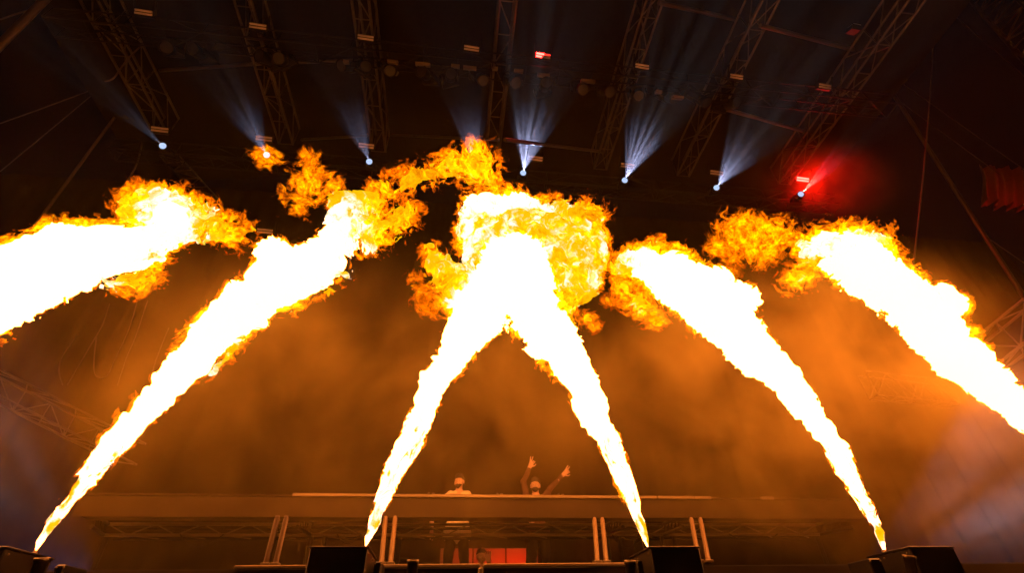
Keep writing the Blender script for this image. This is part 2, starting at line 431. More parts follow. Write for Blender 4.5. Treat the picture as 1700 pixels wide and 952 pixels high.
LAMP = [((273, 245), (120, 95), 20, 260, 'lit moving lamp at far left with a narrow violet beam', .1),
        ((444, 260), (365, 110), 30, 170, 'lit moving lamp glowing through the small detached flame', .3),
        ((614, 271), (563, 130), 26, 130, 'lit moving lamp with a faint beam under the third roof truss', .5),
        ((790, 281), (768, 110), 28, 170, 'lit moving lamp hidden behind the orange flame tip near the centre', .7),
        ((868, 290), (902, 110), 34, 520, 'lit moving lamp with a tall fan of white light right of the centre', .9),
        ((1036, 302), (1105, 150), 32, 560, 'lit moving lamp with the brightest white fan beam', 1.1),
        ((1188, 314), (1275, 190), 32, 460, 'lit moving lamp with a broad mauve beam left of the red strobe', 1.3),
        ((1327, 325), (1500, 150), 24, 130, 'lit moving lamp just below the lit red strobe', 1.5)]
for (p, t, ang, watt, lb, sd) in LAMP:
    L0 = Vector(at_z(*p, 11.55)); ang *= .62; T = Vector(at_z(*t, 9.5))
    root = thing('moving_lamp', lb, 'stage lamp', tuple(L0), 'moving lamps on the rear truss'); root.scale = (.72,) * 3
    d = (T - L0).normalized()
    root.rotation_mode = 'QUATERNION'; root.rotation_quaternion = d.to_track_quat('-Z', 'Y')
    lamp_head(root, True)
    spot('lamp_beam', tuple(L0 + d * .24), tuple(L0 + d * 3), watt * BEAM_W, (0.50, 0.56, 1.0), ang * 1.1, .6, gobo=20.0, seed=sd * 10, radius=.008)

# dark lamps on the front truss
ORD = 'leftmost second third fourth fifth sixth seventh eighth ninth tenth eleventh twelfth thirteenth fourteenth fifteenth sixteenth seventeenth rightmost'.split()
proto = thing('dark_lamp', 'unlit black moving lamp hanging from the front cross truss', 'stage lamp', (0, YF, ZF - .72), 'unlit lamps on the front truss')
lamp_head(proto, False); first = True
for i, px in enumerate((285, 330, 440, 470, 575, 607, 648, 705, 748, 800, 855, 905, 965, 1010, 1060, 1112, 1165, 1215)):
    q = proto if first else copy_tree(proto); first = False
    q['label'] = ORD[i] + (' from the left' if 0 < i < 17 else '') + ' of the unlit black lamps hanging from the front cross truss'
    py = 104 + (px - 590) * .1 + (i % 3) * 3
    q.location = at_y(px, py, YF - .05); q.location.z = ZF - .68
    q.rotation_euler = (math.radians(random.uniform(-50, -10)), math.radians(random.uniform(-20, 20)), random.uniform(-.5, .5))
bar0 = None
for i, (px, py, wpx) in enumerate(((575, 103, 9), (652, 103, 17), (702, 107, 24), (756, 110, 14), (780, 113, 22), (822, 114, 9), (861, 118, 15), (902, 125, 20), (976, 135, 24), (1093, 153, 10), (1125, 162, 18))):
    c = Vector(at_y(px, py, YF - .25)); hw = wpx / 2 * depth(c) / F
    v, f = box_data((-hw, -.05, -.03), (hw, .05, .03))
    o = mesh_obj('clamp_bar', v, f, M['steel'], None, loc=c); tag(o, ORD[i if i < 10 else 17] + (' from the left' if 0 < i < 10 else '') + ' of the pale metal bars along the front cross truss', 'bar', 'hanging bars on the front truss')
    o.rotation_euler = (math.radians(40), 0, 0)

def strobe(px, py, y, wpx, lb, red=None, group='strobe panels on the cross trusses', tilt=38):
    c = Vector(at_y(px, py, y)); root = thing('strobe_panel', lb, 'strobe light', tuple(c), group)
    s_ = wpx * depth(c) / F
    hh = s_ * .15; e = s_ / 2
    root.rotation_euler = (math.radians(tilt), 0, math.radians(3))
    bevel_box('housing', (-e - .02, .012, -hh - .02), (e + .02, .10, hh + .02), M['black'], root)
    for k, (z0, z1) in enumerate(((.012, hh), (-hh, -.012))):
        if red == 'half' and k == 0:
            bevel_box('reflector', (-e, -.008, z0), (e * .1, .010, z1), M['red_led'], root, .002); bevel_box('reflector', (e * .12, -.008, z0), (e, .010, z1), M['red_dim'], root, .002)
        elif red == 'half': bevel_box('reflector', (-e, -.008, z0), (-e * .2, .010, z1), M['red_led'], root, .002); bevel_box('reflector', (-e * .18, -.008, z0), (e, .010, z1), M['panel'], root, .002)
        else: bevel_box('reflector', (-e, -.008, z0), (e, .010, z1), M['red_led'] if red else M['panel'], root, .002)
    if red: spot('strobe_glow', tuple(c + Vector((0, -.05, -.03))), tuple(c + Vector((0, -1, -1.8))), 90 if red == 'half' else 900, (1, .006, .004), 150, .8, radius=.08)
    for sx in (-1, 1): bevel_box('bracket', (sx * (e + .035) - .012, .02, -.02), (sx * (e + .035) + .012, .06, hh + .22), M['black'], root, .003)
M['red_led'] = emit('lit_red_led', (1.0, 0.007, 0.005), 95.0)
M['red_dim'] = emit('dim_red_led', (1.0, 0.04, 0.02), 1.4)
up = [(238, 20), (428, 43), (607, 62), (783, 80), (902, 92), (1066, 110), (1223, 127), (1370, 143)]
ul = ['pale strobe panel at top left, first of the upper row', 'pale strobe panel over the second roof truss, upper row', 'pale strobe panel on the third roof truss, upper row',
      'pale strobe panel left of the central truss, upper row', 'red glowing strobe panel near the top centre, half lit', 'pale strobe panel on the fifth roof truss, upper row',
      'pale strobe panel on the sixth roof truss, upper row', 'pale strobe panel left of the rightmost truss, upper row']
for i, (p, lb) in enumerate(zip(up, ul)): strobe(*p, YF - .35, 27 - i * .7, lb, 'half' if i == 4 else None)
lo_ = [(265, 215), (438, 230), (608, 242), (889, 263), (1042, 275), (1190, 287), (1333, 298)]
ll = ['pale strobe panel beside the far left violet beam', 'pale strobe panel just above the small detached flame', 'pale strobe panel above the lone lamp with the faint beam',
      'pale strobe panel at the right edge of the central fan beam', 'pale strobe panel inside the brightest fan beam', 'pale strobe panel beside the broad mauve beam', 'bright red lit strobe panel at right']
for i, (p, lb) in enumerate(zip(lo_, ll)): strobe(*p, YB - .4, 26 - i * .7, lb, True if i == 6 else None)
strobe(440, 384, 9.8, 24, 'dim strobe panel low on the back, right of the left yellow puff', None, 'low strobes at the back')
sq = Vector(at_y(1418, 44, 4.0)); r_ = thing('square_lamp', 'small square orange-lit lamp by the rightmost roof truss', 'stage lamp', tuple(sq))
bevel_box('housing', (-.10, 0.01, -.12), (.10, .12, .12), M['black'], r_); bevel_box('reflector', (-.085, -.012, -.105), (.085, .008, .105), M['panel'], r_)
r_.rotation_euler = (math.radians(-50), math.radians(12), 0)

# side trusses, braces and cables
def px_truss(lb, a, b, w, h, bay, name='side_truss', rc=.03, rb=.016, mt=None):
    r_ = thing(name, lb, 'truss', tuple(a)); truss(r_, a, b, w, h, bay, rc, rb, mt); return r_
px_truss('box truss of the left side wing sloping down toward the tall jet', at_y(-30, 628, 9.5), at_y(215, 752, 10.6), (0, .0, .42), (.34, .22, 0), .5, rc=.022, rb=.011)
px_truss('orange lit box truss at the right edge beside the right flame jet', at_y(1780, 480, 6.0), at_y(1628, 600, 7.6), (0, .1, .62), (.4, .3, 0), .6, mt=M['alu_lit'])
px_truss('box truss across the top right corner of the picture', at_y(1615, -35, 4.6), at_y(1760, 115, 4.6), (.1, .8, .1), (.25, 0, .35), .55, rb=.02)
px_truss('faint folded truss at the back behind the left yellow puff', at_y(285, 262, 10.6), at_y(345, 330, 10.4), (.5, 0, .1), (0, .3, .1), .5, rc=.018, rb=.012)
px_truss('thin truss standing at the back in the smoke at right', at_y(1440, 640, 10.7), at_y(1575, 655, 10.7), (0, .3, 0), (0, 0, .7), .6, rc=.02, rb=.014)
one_rod('brace_tube', 'thick diagonal brace tube running down to the right edge', 'tube', at_y(1478, 148, 7.2), at_y(1712, 512, 8.4), .055, M['alu'], 10)
one_rod('brace_tube', 'thick dim diagonal tube across the top left corner', 'tube', at_y(-20, 95, 4.6), at_y(85, -12, 4.2), .06, M['alu'], 10)
one_rod('brace_tube', 'long dim diagonal tube behind the left yellow puff', 'tube', at_y(190, 195, 9), at_y(40, 400, 9.6), .035, M['rope'], 8)
CB = [((1551, -5, 5.0), (1515, 452, 6.0), .011, 'slack steel cable hanging at right from the top edge'),
      ((1480, 125, 8), (1705, 285, 8), .010, 'thin cable sloping down to the right edge, the upper one'),
      ((1470, 150, 8), (1660, 290, 8), .010, 'thin cable sloping down toward the red-lit cloth'),
      ((1640, 395, 8), (1705, 440, 8), .009, 'short thin cable at the right edge below the red-lit cloth'),
      ((0, 205, 9), (150, 150, 9), .012, 'thin cable at the left edge rising toward the leftmost truss'),
      ((0, 32, 6), (70, 8, 6), .012, 'thin cable in the very top left corner'),
      ((0, 285, 9), (150, 160, 9), .010, 'thin cable at left crossing above the other, steeper'),
      ((1555, 0, 5), (1705, 130, 5), .008, 'faint cable parallel to the top right truss')]
for a, b, r_, lb in CB:
    A, B = Vector(at_y(*a)), Vector(at_y(*b)); sag = (B - A).length * .012
    pts = [A.lerp(B, t / 12) - Vector((0, 0, sag * 4 * (t / 12) * (1 - t / 12))) for t in range(13)]
    tag(tube_path('cable', pts, r_ * 1.3, M['rope']), lb, 'cable')
def px_cable(pts, y, r_, lb, grp=None):
    P_ = [Vector(at_y(px, py, y + i * .05)) for i, (px, py) in enumerate(pts)]; Q_ = []
    for i in range(len(P_) - 1):
        a0, a1, a2, a3 = P_[max(i - 1, 0)], P_[i], P_[i + 1], P_[min(i + 2, len(P_) - 1)]
        for k_ in range(6):
            t = k_ / 6; Q_.append(.5 * ((2 * a1) + (a2 - a0) * t + (2 * a0 - 5 * a1 + 4 * a2 - a3) * t * t + (3 * a1 - a0 - 3 * a2 + a3) * t ** 3))
    Q_.append(P_[-1]); tag(tube_path('cable', Q_, r_, M['rope']), lb, 'cable', grp)
px_cable([(236, 236), (228, 270), (212, 300), (195, 320)], 9, .02, 'cable hanging in a curve above the left yellow puff')
px_cable([(232, 78), (215, 95), (203, 110), (188, 130), (174, 135)], 6.2, .016, 'loose cable end dangling from the leftmost roof truss')
px_cable([(182, 505), (170, 540), (150, 575), (112, 640)], 10.2, .012, 'thin hanging cable under the left jet, leftmost')
px_cable([(160, 560), (156, 600), (158, 622), (168, 628), (180, 622), (190, 600), (215, 545), (228, 500)], 10.3, .012, 'hanging cable with a loop at its bottom under the left jet')
px_cable([(245, 500), (225, 560), (210, 595), (195, 640)], 10.4, .012, 'thin hanging cable right of the loop under the left jet')
px_cable([(280, 545), (262, 590), (252, 620)], 10.4, .012, 'short hanging cable beside the tall jet')
px_cable([(130, 555), (105, 590), (98, 615), (104, 640)], 10.2, .011, 'hanging cable curling left of the loop')

# red lit cloth far right
rc_ = cloth('hanging_cloth', tuple(at_y(1632, 335, 9.5)), tuple(at_y(1705, 345, 9.5)), tuple(at_y(1705, 280, 9.5)), tuple(at_y(1622, 276, 9.5)), 60, 20, .30, 14, M['red_lit_cloth'], 8)
tag(rc_, 'crumpled cloth lit red at the right edge', 'cloth')
c0 = Vector(at_y(1760, 400, 7.9)); r_ = thing('wash_lamp', 'added lamp just outside the right edge that throws red light on the cloth', 'stage lamp', tuple(c0))
d = (Vector(at_y(1665, 305, 9.5)) - c0).normalized(); r_.rotation_mode = 'QUATERNION'; r_.rotation_quaternion = d.to_track_quat('-Z', 'Y'); lamp_head(r_, False)
spot('added_red_wash', tuple(c0 + d * .25), tuple(at_y(1665, 305, 9.5)), 1500, (1, .02, .01), 40, .6, radius=.06)  # unseen lamp added to light the cloth red

# ------------------------------------------------------------------ DJ desk
YD, YK = 7.0, 8.05
zt = at_y(800, 826, YD)[2]; zb = at_y(800, 860, YD)[2]
xl = at_y(128, 838, YD)[0]; xr = at_y(1440, 845, YD)[0]
dk = thing('dj_desk', 'long DJ desk wrapped in black cloth standing on a truss frame', 'desk', ((xl + xr) / 2, YD, 2.09))
o = bevel_box('desk_core', (xl + .02, YD + .03, zb + .02), (xr - .02, YD + .34, zt - .012), M['fabric'], dk, .02); local(o, dk)
o = cloth('front_cloth', (xl, YD + .012, zb), (xr, YD + .012, zb), (xr, YD + .012, zt - .02), (xl, YD + .012, zt - .02), 220, 5, .014, 2.2, M['fabric'], 11, dk); local(o, dk)
o = bevel_box('desk_top', (xl - .01, YD - .02, zt - .012), (xr + .01, YK + .2, zt + .015), M['fabric'], dk, .01); local(o, dk)
for a_, b_ in ((485, 1090), (1092, 1152), (1152, 1180), (1262, 1284)):
    o = bevel_box('top_trim', (at_y(a_, 826, YD - .03)[0], YD - .05, zt - .018), (at_y(b_, 828, YD - .03)[0], YD - .022, zt + .022), M['steel'], dk, .005); local(o, dk)
# truss frame below: rear beam, side beams, cross beams and legs
z1 = at_y(800, 872, YK)[2]; z0 = at_y(800, 889, YK)[2]
xa, xb = at_y(172, 888, YK)[0], at_y(1362, 893, YK)[0]
zc, hh_ = (z1 + z0) / 2, (z1 - z0)
n = 34; 
for yy in (YK, YK + .28):
    for z_ in (z0, z1): 
        rod('chord', (xa, yy, z_), (xb, yy, z_), .022, M['steel'] if yy == YK else M['black'], dk, 8)  # rear chords go black: the shade under the desk is put into their colour
for i in range(n):
    x0_ = xa + (xb - xa) * i / n; x1_ = xa + (xb - xa) * (i + 1) / n
    a_, b_ = ((z0, z1) if i % 2 else (z1, z0)); rod('brace', (x0_, YK, a_), (x1_, YK, b_), .009, M['alu'], dk)
    if i % 2: rod('brace', (x0_, YK, z0), (x1_, YK + .28, z0), .009, M['alu'], dk)
for px_ in (172, 515, 640, 1010, 1102, 1362):
    xx = at_y(px_, 888, YK)[0]
    for dx in ((0, .2) if px_ not in (172, 1362) else (0,)):
        rod('leg', (xx + dx, YK + .1, 2.09), (xx + dx, YK + .1, z0), .035, M['black'], dk, 8)
    x2 = xx * (YD + .3) / YK if px_ in (172, 1362) else xx
    x2 = xl + .1 if px_ == 172 else (xr - .1 if px_ == 1362 else xx)
    for z_ in (z0, z1): rod('side_beam', (xx, YK, z_), (x2, YD + .3, z_ + (zb - z1) * .3), .026, M['black'], dk, 8)
    for t in range(5):
        p0 = Vector((xx, YK, z0)).lerp(Vector((x2, YD + .3, z0)), t / 5); p1 = Vector((xx, YK, z1)).lerp(Vector((x2, YD + .3, z1)), (t + 1) / 5)
        rod('brace', p0, p1, .010, M['black'], dk)

# leaning tubes on the deck edge
def tube_light(b, t, lb, foot=False):
    A = Vector(at_y(b[0], b[1], 4.52)); A.z = 2.107
    Xx = A.x; T = Vector(at_x(t[0], t[1], Xx)) if abs(t[0] - 733) > 150 else Vector(at_y(t[0], t[1], 4.95))
    if not 4.5 < T.y < 5.8: T = Vector(at_y(t[0], t[1], 4.95))
    r_ = thing('leaning_tube', lb, 'tube', tuple(A), 'pairs of tubes leaning on the deck edge')
    D_ = (T - A); rod('tube', A, T, .021, M['tube'], r_, 12); rod('end_cap', T, T + D_.normalized() * .02, .017, M['tube'], r_, 12)
    o = bevel_box('foot', (-.035, -.03, -.001), (.035, .03, .02), M['steel'], r_, .004)
    return r_
M['tube'] = surf('frosted_tube', (0.15, 0.105, 0.055), 0.4, 0, 0.08, 8)
tube_light((441, 938), (460, 862), 'leaning tube left of the left black box, the outer of its pair')
tube_light((457, 938), (475, 862), 'leaning tube left of the left black box, the inner of its pair')
tube_light((633, 938), (640, 862), 'leaning tube just right of the left black box, outer one')
tube_light((648, 938), (656, 862), 'leaning tube just right of the left black box, inner one')
tube_light((992, 938), (987, 864), 'leaning tube right of the man with raised arms, inner one')
tube_light((1007, 938), (1000, 864), 'leaning tube right of the man with raised arms, outer one')
tube_light((1161, 936), (1148, 864), 'leaning tube behind the right black box, half hidden')
tube_light((1177, 936), (1163, 864), 'leaning tube just right of the right black box')

# ------------------------------------------------------------------ flame machines
def prism_machine(px0, px1, lb, side=1, depth_=.46, nozzle=None):
    x0 = at_y(px0, 908, 3.75)[0]; x1 = at_y(px1, 908, 3.75)[0]; zt_ = at_y((px0 + px1) / 2, 908, 3.75)[2]
    cx = (x0 + x1) / 2; r_ = thing('flame_machine', lb, 'flame machine', (cx, 3.75, 1.66), 'black flame machines along the stage front')
    wd = (x1 - x0) / 2; H_ = zt_ - 1.66
    bevel_box('case', (-wd, 0, .03), (wd, depth_, H_ - .012), M['black_box'], r_, .008)
    bevel_box('lid', (-wd - .006, -.006, H_ - .012), (wd + .006, depth_ + .006, H_), M['black_box'], r_, .003)
    for sx in (-1, 1):
        for k in range(4): 
            o = lathe('bolt', [(0, .006), (.006, .005), (.008, 0)], M['steel'], r_, 8); o.rotation_euler = (0, sx * math.pi / 2, 0); o.location = (sx * wd, .04 + k * .12, H_ - .04 - (k % 2) * .16)
        hn = tube_path('handle', [(sx * wd, .13, H_ - .17), (sx * (wd + .035), .13, H_ - .17), (sx * (wd + .035), .31, H_ - .17), (sx * wd, .31, H_ - .17)], .008, M['steel'], r_)
        bevel_box('foot', (sx * wd * .8 - .02, .03, 0), (sx * wd * .8 + .02, .07, .03), M['black'], r_)
    if nozzle is not None:
        nx_, ny_ = nozzle[0] - cx, nozzle[1] - 3.75
        o = lathe('nozzle', [(.030, 0), (.030, .02), (.018, .028), (.014, .05), (.008, .05), (.008, .03)], M['steel'], r_, 12); o.location = (nx_, ny_, H_ - .012)
    return r_
# ------------------------------------------------------------------ flames
def flame(label, cat, chains, blobs, seed, vox=0.016, yb=4.2, name='flame_jet', wisp_only=False, group=None, roots=None):
    """chains: lists of (px, py, r_px, heat, ragged[, y]) from the nozzle up; blobs: single puffs (px, py, r_px, heat, ragged, y)"""
    def P(t):
        y = t[5] if len(t) > 5 else yb
        p = at_y(t[0], t[1], y) if not isinstance(t[0], tuple) else np.array(t[0])
        rr = t[2] * depth(p) / F; return p, rr * (1 - .30 * t[4]) * .96
    if roots is None and not wisp_only and chains[0][0][2] <= 2.5:
        roots = chains[0][:7]; chains = [[(*t[:4], 0) for t in chains[0][4:]]] + chains[1:]
    segs = []
    for c in chains:
        q = [P(t) for t in c]
        for i in range(len(c) - 1):
            segs.append((q[i][0], q[i + 1][0], q[i][1], q[i + 1][1], (c[i][3], c[i + 1][3]), (c[i][4], c[i + 1][4])))
    for t in blobs:
        p, r = P(t)
        e = np.array([random.uniform(-.3, .3), random.uniform(-.5, .5), random.uniform(-.2, .2)]) * r
        segs.append((p - e, p + e, r * .93, r * .93, (t[3],) * 2, (t[4],) * 2))
    lo = np.min([np.minimum(a - ra, b - rb) for a, b, ra, rb, *_ in segs], 0) - 0.3
    hi = np.max([np.maximum(a + ra, b + rb) for a, b, ra, rb, *_ in segs], 0) + 0.3
    fd = Field(lo, hi, vox, far=0.6, heat=True)
    for a, b, ra, rb, h, g in segs: fd.cap(a, b, ra, rb, k=min(.05, .35 * max(ra, rb)), heat=h, rag=g, margin=0.3)
    H = fd.H / fd.W; R = fd.R / fd.W; G = fd.G / fd.W
    band = np.abs(fd.D) < 0.42
    idx = np.argwhere(band); Pw = fd.lo + idx * vox
    d = fd.D[band]; h = H[band]; r = R[band]; g = G[band]
    s = seed * 7.31
    wv = np.stack([noise(Pw, 2.7, s + 1), noise(Pw, 2.7, s + 21), noise(Pw, 2.7, s + 41)], 1) * 0.20 \
        + np.stack([noise(Pw, 8.0, s + 3), noise(Pw, 8.0, s + 23), noise(Pw, 8.0, s + 43)], 1) * 0.07
    Q = Pw + wv
    amp = np.clip(r / 0.22, 0.20, 1.2)
    big = noise(Q, 2.6, s)
    mid = 1 - 2 * np.abs(noise(Q, 6.5, s + 5))
    fine = 1 - 2 * np.abs(noise(Q, 14, s + 9))
    tiny = noise(Q, 30, s + 13)
    # body
    core = d + amp * (.45 + .55 * np.clip((h - .7) / .3, 0, 1)) * (0.050 * big - 0.050 * mid + 0.050 - 0.046 * fine - 0.020 * tiny)
    core = core + .85 * g * np.clip(r, .05, .35)
    ra_ = 1 - 2.4 * np.abs(noise(Q, 5.5, s + 17)); rb_ = 1 - 2.4 * np.abs(noise(Q, 12.5, s + 19)); rc_ = noise(Q, 26, s + 23)
    core = core + g * np.clip(r, 0.05, 0.35) * (1.15 + .35 * g - 1.6 * ra_ - 0.9 * rb_ - 0.4 * rc_)
    A = np.where(fd.D < 0, -0.42, 0.42).astype(np.float32); A[band] = core
    # licks of flame round the body
    l1 = 1 - 2.4 * np.abs(noise(Q, 6.0, s + 31)); l2 = 1 - 2.4 * np.abs(noise(Q, 14.0, s + 37)); l3 = noise(Q, 30.0, s + 47)
    lick = d - amp * (-0.085 + 0.12 * l1 + 0.060 * l2 + 0.035 * l3 + 0.10 * noise(Q, 1.8, s + 61))
    lick = lick + g * np.clip(r, 0.05, 0.35) * (0.80 + .45 * g - 1.5 * (1 - 2.4 * np.abs(noise(Q, 7.5, s + 53))) - 0.8 * l2 - 0.4 * l3)
    B = np.where(fd.D < 0, -0.42, 0.42).astype(np.float32); B[band] = lick
    base = thing(name, label, cat, tuple((segs[0][0])), group)
    org = segs[0][0]
    out = []
    if not wisp_only:
        pts, quads = fd.poly(A)
        hv = fd.sample(H, pts) - 2.4 * np.clip(fd.sample(fd.D, pts) - 0.005, 0, 0.2)
        out.append(mesh_from('flame_body', fd.lo + pts * vox, quads, M['core'], base, org, hv))
    if roots:
        rs = [t for t in roots]; q = [P(t) for t in rs]; vr = .0075
        q = [(p_, r_ / ((1 - .30 * t_[4]) * .96)) for (p_, r_), t_ in zip(q, rs)]
        lo2 = np.min([a - r_ for a, r_ in q], 0) - .06; hi2 = np.max([a + r_ for a, r_ in q], 0) + .06
        f2 = Field(lo2, hi2, vr, far=.1)
        for i in range(len(q) - 1): f2.cap(q[i][0], q[i + 1][0], q[i][1], q[i + 1][1], k=.01, margin=.07)
        ax = q[-1][0] - q[0][0]; ax /= np.linalg.norm(ax)
        bd = np.abs(f2.D) < .085; Pr = f2.lo + np.argwhere(bd) * vr; al = Pr @ ax
        Pr2 = Pr - np.outer(al, ax) * .72 + np.stack([noise(Pr, 9, s + 2), noise(Pr, 9, s + 4), noise(Pr, 9, s + 6)], 1) * .035
        st = 1 - 2.4 * np.abs(noise(Pr2, 21, s)); s2 = 1 - 2.4 * np.abs(noise(Pr2, 44, s + 8)); up = np.clip((al - q[0][0] @ ax) / .45, .12, 1)
        D2 = np.full(f2.D.shape, .1, np.float32); D2[f2.D < 0] = -.1; D2[bd] = f2.D[bd] + up * (.022 - .030 * st - .016 * s2)
        wa = np.full(f2.D.shape, .8, np.float32); wa[bd] = .76 + .40 * noise(Pr2, 34, s + 12) + .20 * up
        pts, quads = f2.poly(D2); out.append(mesh_from('flame_root', f2.lo + pts * vr, quads, M['core'], base, org, f2.sample(wa, pts)))
        D2[bd] += -.006 * up + .012 * (1 - s2[...]) * up * .5 - .010 * up
        pts, quads = f2.poly(D2); out.append(mesh_from('root_lick', f2.lo + pts * vr, quads, M['fringe'], base, org, f2.sample(wa, pts) * .8))
    pts, quads = fd.poly(B)
    dd = fd.sample(fd.D, pts); hh = fd.sample(H, pts)
    hv = np.clip(0.35 + 0.75 * hh - 3.0 * np.clip(dd, 0, 1), 0.12, 1.1)
    out.append(mesh_from('flame_lick', fd.lo + pts * vox, quads, M['wisp' if wisp_only else 'fringe'], base, org, hv * .62))
    pts, quads = fd.poly(B + .016 + .010 * (B < .05))
    dd = fd.sample(fd.D, pts); hh = fd.sample(H, pts)
    hv = np.clip(0.35 + 0.75 * hh - 2.5 * np.clip(dd, 0, 1), 0.12, 1.1)
    out.append(mesh_from('inner_lick', fd.lo + pts * vox, quads, M['wisp' if wisp_only else 'fringe'], base, org, hv))
    if wisp_only:
        C = B + 0.050
        pts, quads = fd.poly(C)
        out.append(mesh_from('flame_heart', fd.lo + pts * vox, quads, M['wisp'], base, org, np.full(len(pts), 0.75)))
    return base, [len(o.data.polygons) for o in out]

N1 = (-5.15, 4.2, 2.18); N6 = (5.75, 4.2, 2.13)
def px_of(p):
    c = CM.T @ (np.array(p) - CAM); return 850 + F * c[0] / -c[2], 476 - F * c[1] / -c[2]

FL = []
x1, y1 = px_of(N1)
FL.append(flame('flame jet blowing in from the left edge with a yellow puff at its tip', 'flame',
    [[(x1, y1, 4, 1, 0), (x1 * .85 - 6, y1 * .85 + 83, 14, 1, 0), (x1 * .6 - 16, y1 * .6 + 210, 34, 1, 0), (x1 * .3 - 28, y1 * .3 + 358, 60, 1.1, 0), (-40, 500, 64, 1.2, 0), (10, 480, 60, 1.2, 0), (60, 458, 56, 1.2, 0), (118, 428, 53, 1.2, 0), (178, 418, 42, 1.15, 0), (240, 412, 36, 1.05, .1), (280, 392, 26, 1.0, .2)],
     [(225, 345, 32, .55, .3), (260, 345, 42, .62, .2), (290, 365, 45, .85, .1), (335, 370, 38, .58, .4), (385, 382, 30, .48, .6), (412, 378, 18, .4, .7)],
     [(180, 470, 22, .7, .7), (225, 468, 26, .5, .9), (265, 462, 18, .42, .9)]],
    [(95, 395, 24, 1.1, .1), (285, 362, 26, 1.25, 0, 3.95), (30, 440, 22, 1.0, .2), (258, 430, 24, .45, .8)], 1))
FL.append(flame('tall flame jet from the bottom left nozzle, leaning right to a ragged crown', 'flame',
    [[(60, 915, 2, .9, 0), (66, 900, 4, .8, .4), (88, 867, 7, .75, .5), (113, 834, 9, .9, .4), (141, 800, 13, 1.05, .2), (166, 766, 14, 1.2, .05), (193, 733, 18, 1.25, 0), (223, 700, 20, 1.25, 0), (255, 665, 22, 1.25, 0), (287, 632, 24, 1.25, 0), (317, 600, 27, 1.25, 0), (348, 562, 29, 1.25, 0), (390, 527, 33, 1.25, 0), (428, 500, 38, 1.25, 0), (468, 470, 43, 1.25, 0), (505, 452, 43, 1.2, 0), (537, 430, 36, 1.15, .05), (562, 402, 30, 1.05, .1), (578, 372, 34, .8, .2), (588, 345, 30, .6, .3), (610, 332, 24, .5, .5)],
     [(560, 400, 35, .9, .3), (610, 390, 38, .62, .5), (650, 375, 36, .5, .7), (676, 350, 24, .42, .8)],
     [(625, 320, 26, .45, .7), (665, 305, 24, .42, .75), (710, 290, 24, .42, .7), (755, 272, 30, .45, .6), (790, 275, 38, .46, .5), (812, 292, 24, .40, .6), (790, 242, 16, .35, .8)],
     [(575, 450, 20, .6, .7), (540, 490, 14, .5, .8), (480, 515, 11, .45, .9)], [(400, 560, 10, .5, .8), (375, 592, 11, .5, .8), (350, 622, 8, .5, .8)]],
    [(463, 428, 27, 1.2, 0, 4.1), (560, 345, 24, .55, .4), (620, 360, 26, .5, .6)], 2))
FL.append(flame('central flame jet rising from the nozzle beside the left black machine, leaning right', 'flame',
    [[(607, 906, 2, .9, 0), (612, 892, 6, .8, .4), (624, 862, 9, .8, .4), (641, 815, 13, .95, .3), (655, 780, 14, 1.1, .1), (684, 733, 19, 1.2, 0), (695, 700, 18, 1.25, 0), (709, 665, 19, 1.25, 0), (720, 632, 20, 1.25, 0), (746, 600, 28, 1.25, 0), (768, 565, 33, 1.25, 0), (795, 520, 42, 1.25, 0), (824, 480, 48, 1.25, 0), (840, 445, 46, 1.25, 0)],
     [(778, 475, 30, .66, .1), (750, 462, 34, .58, .15), (728, 440, 27, .52, .25), (714, 412, 17, .42, .5)],
     [(692, 462, 18, .2, .6), (712, 505, 26, .12, .6)]],
    [(730, 600, 20, .9, .5), (752, 495, 26, .56, .15)], 3))
FL.append(flame('central flame jet leaning left, billowing into a white and yellow fireball on top', 'flame',
    [[(1075, 908, 2, .9, 0), (1071, 895, 5, .8, .4), (1062, 867, 8, .8, .4), (1049, 834, 11, .9, .3), (1036, 800, 14, 1.05, .2), (1025, 766, 14, 1.15, .1), (1011, 733, 17, 1.2, 0), (991, 699, 21, 1.25, 0), (980, 666, 25, 1.25, 0), (966, 632, 25, 1.25, 0), (942, 600, 31, 1.25, 0), (914, 560, 38, 1.25, 0), (886, 520, 43, 1.25, 0), (868, 480, 48, 1.25, 0), (868, 440, 44, 1.25, 0)],
     [(800, 355, 36, .92, .05, 4.5), (850, 355, 34, .98, .0, 4.5), (895, 368, 34, .9, .05, 4.5)],
     [(795, 385, 38, .72, .05, 4.5), (815, 420, 46, .74, .0, 4.5), (865, 395, 52, .66, .0, 4.5), (915, 410, 56, .58, .0, 4.5), (950, 440, 52, .6, .0, 4.5)],
     [(935, 365, 38, .58, .1, 4.5), (965, 375, 42, .52, .1, 4.5), (975, 420, 38, .56, .1, 4.5), (960, 465, 40, .6, .1, 4.5), (945, 495, 30, .5, .3, 4.5)],
     [(965, 345, 26, .38, .5, 4.5), (985, 350, 20, .25, .7, 4.5)],
     [(965, 520, 18, .35, .8, 4.5), (985, 540, 12, .3, .9, 4.5)]],
    [(855, 440, 40, 1.25, 0, 4.15)], 4))
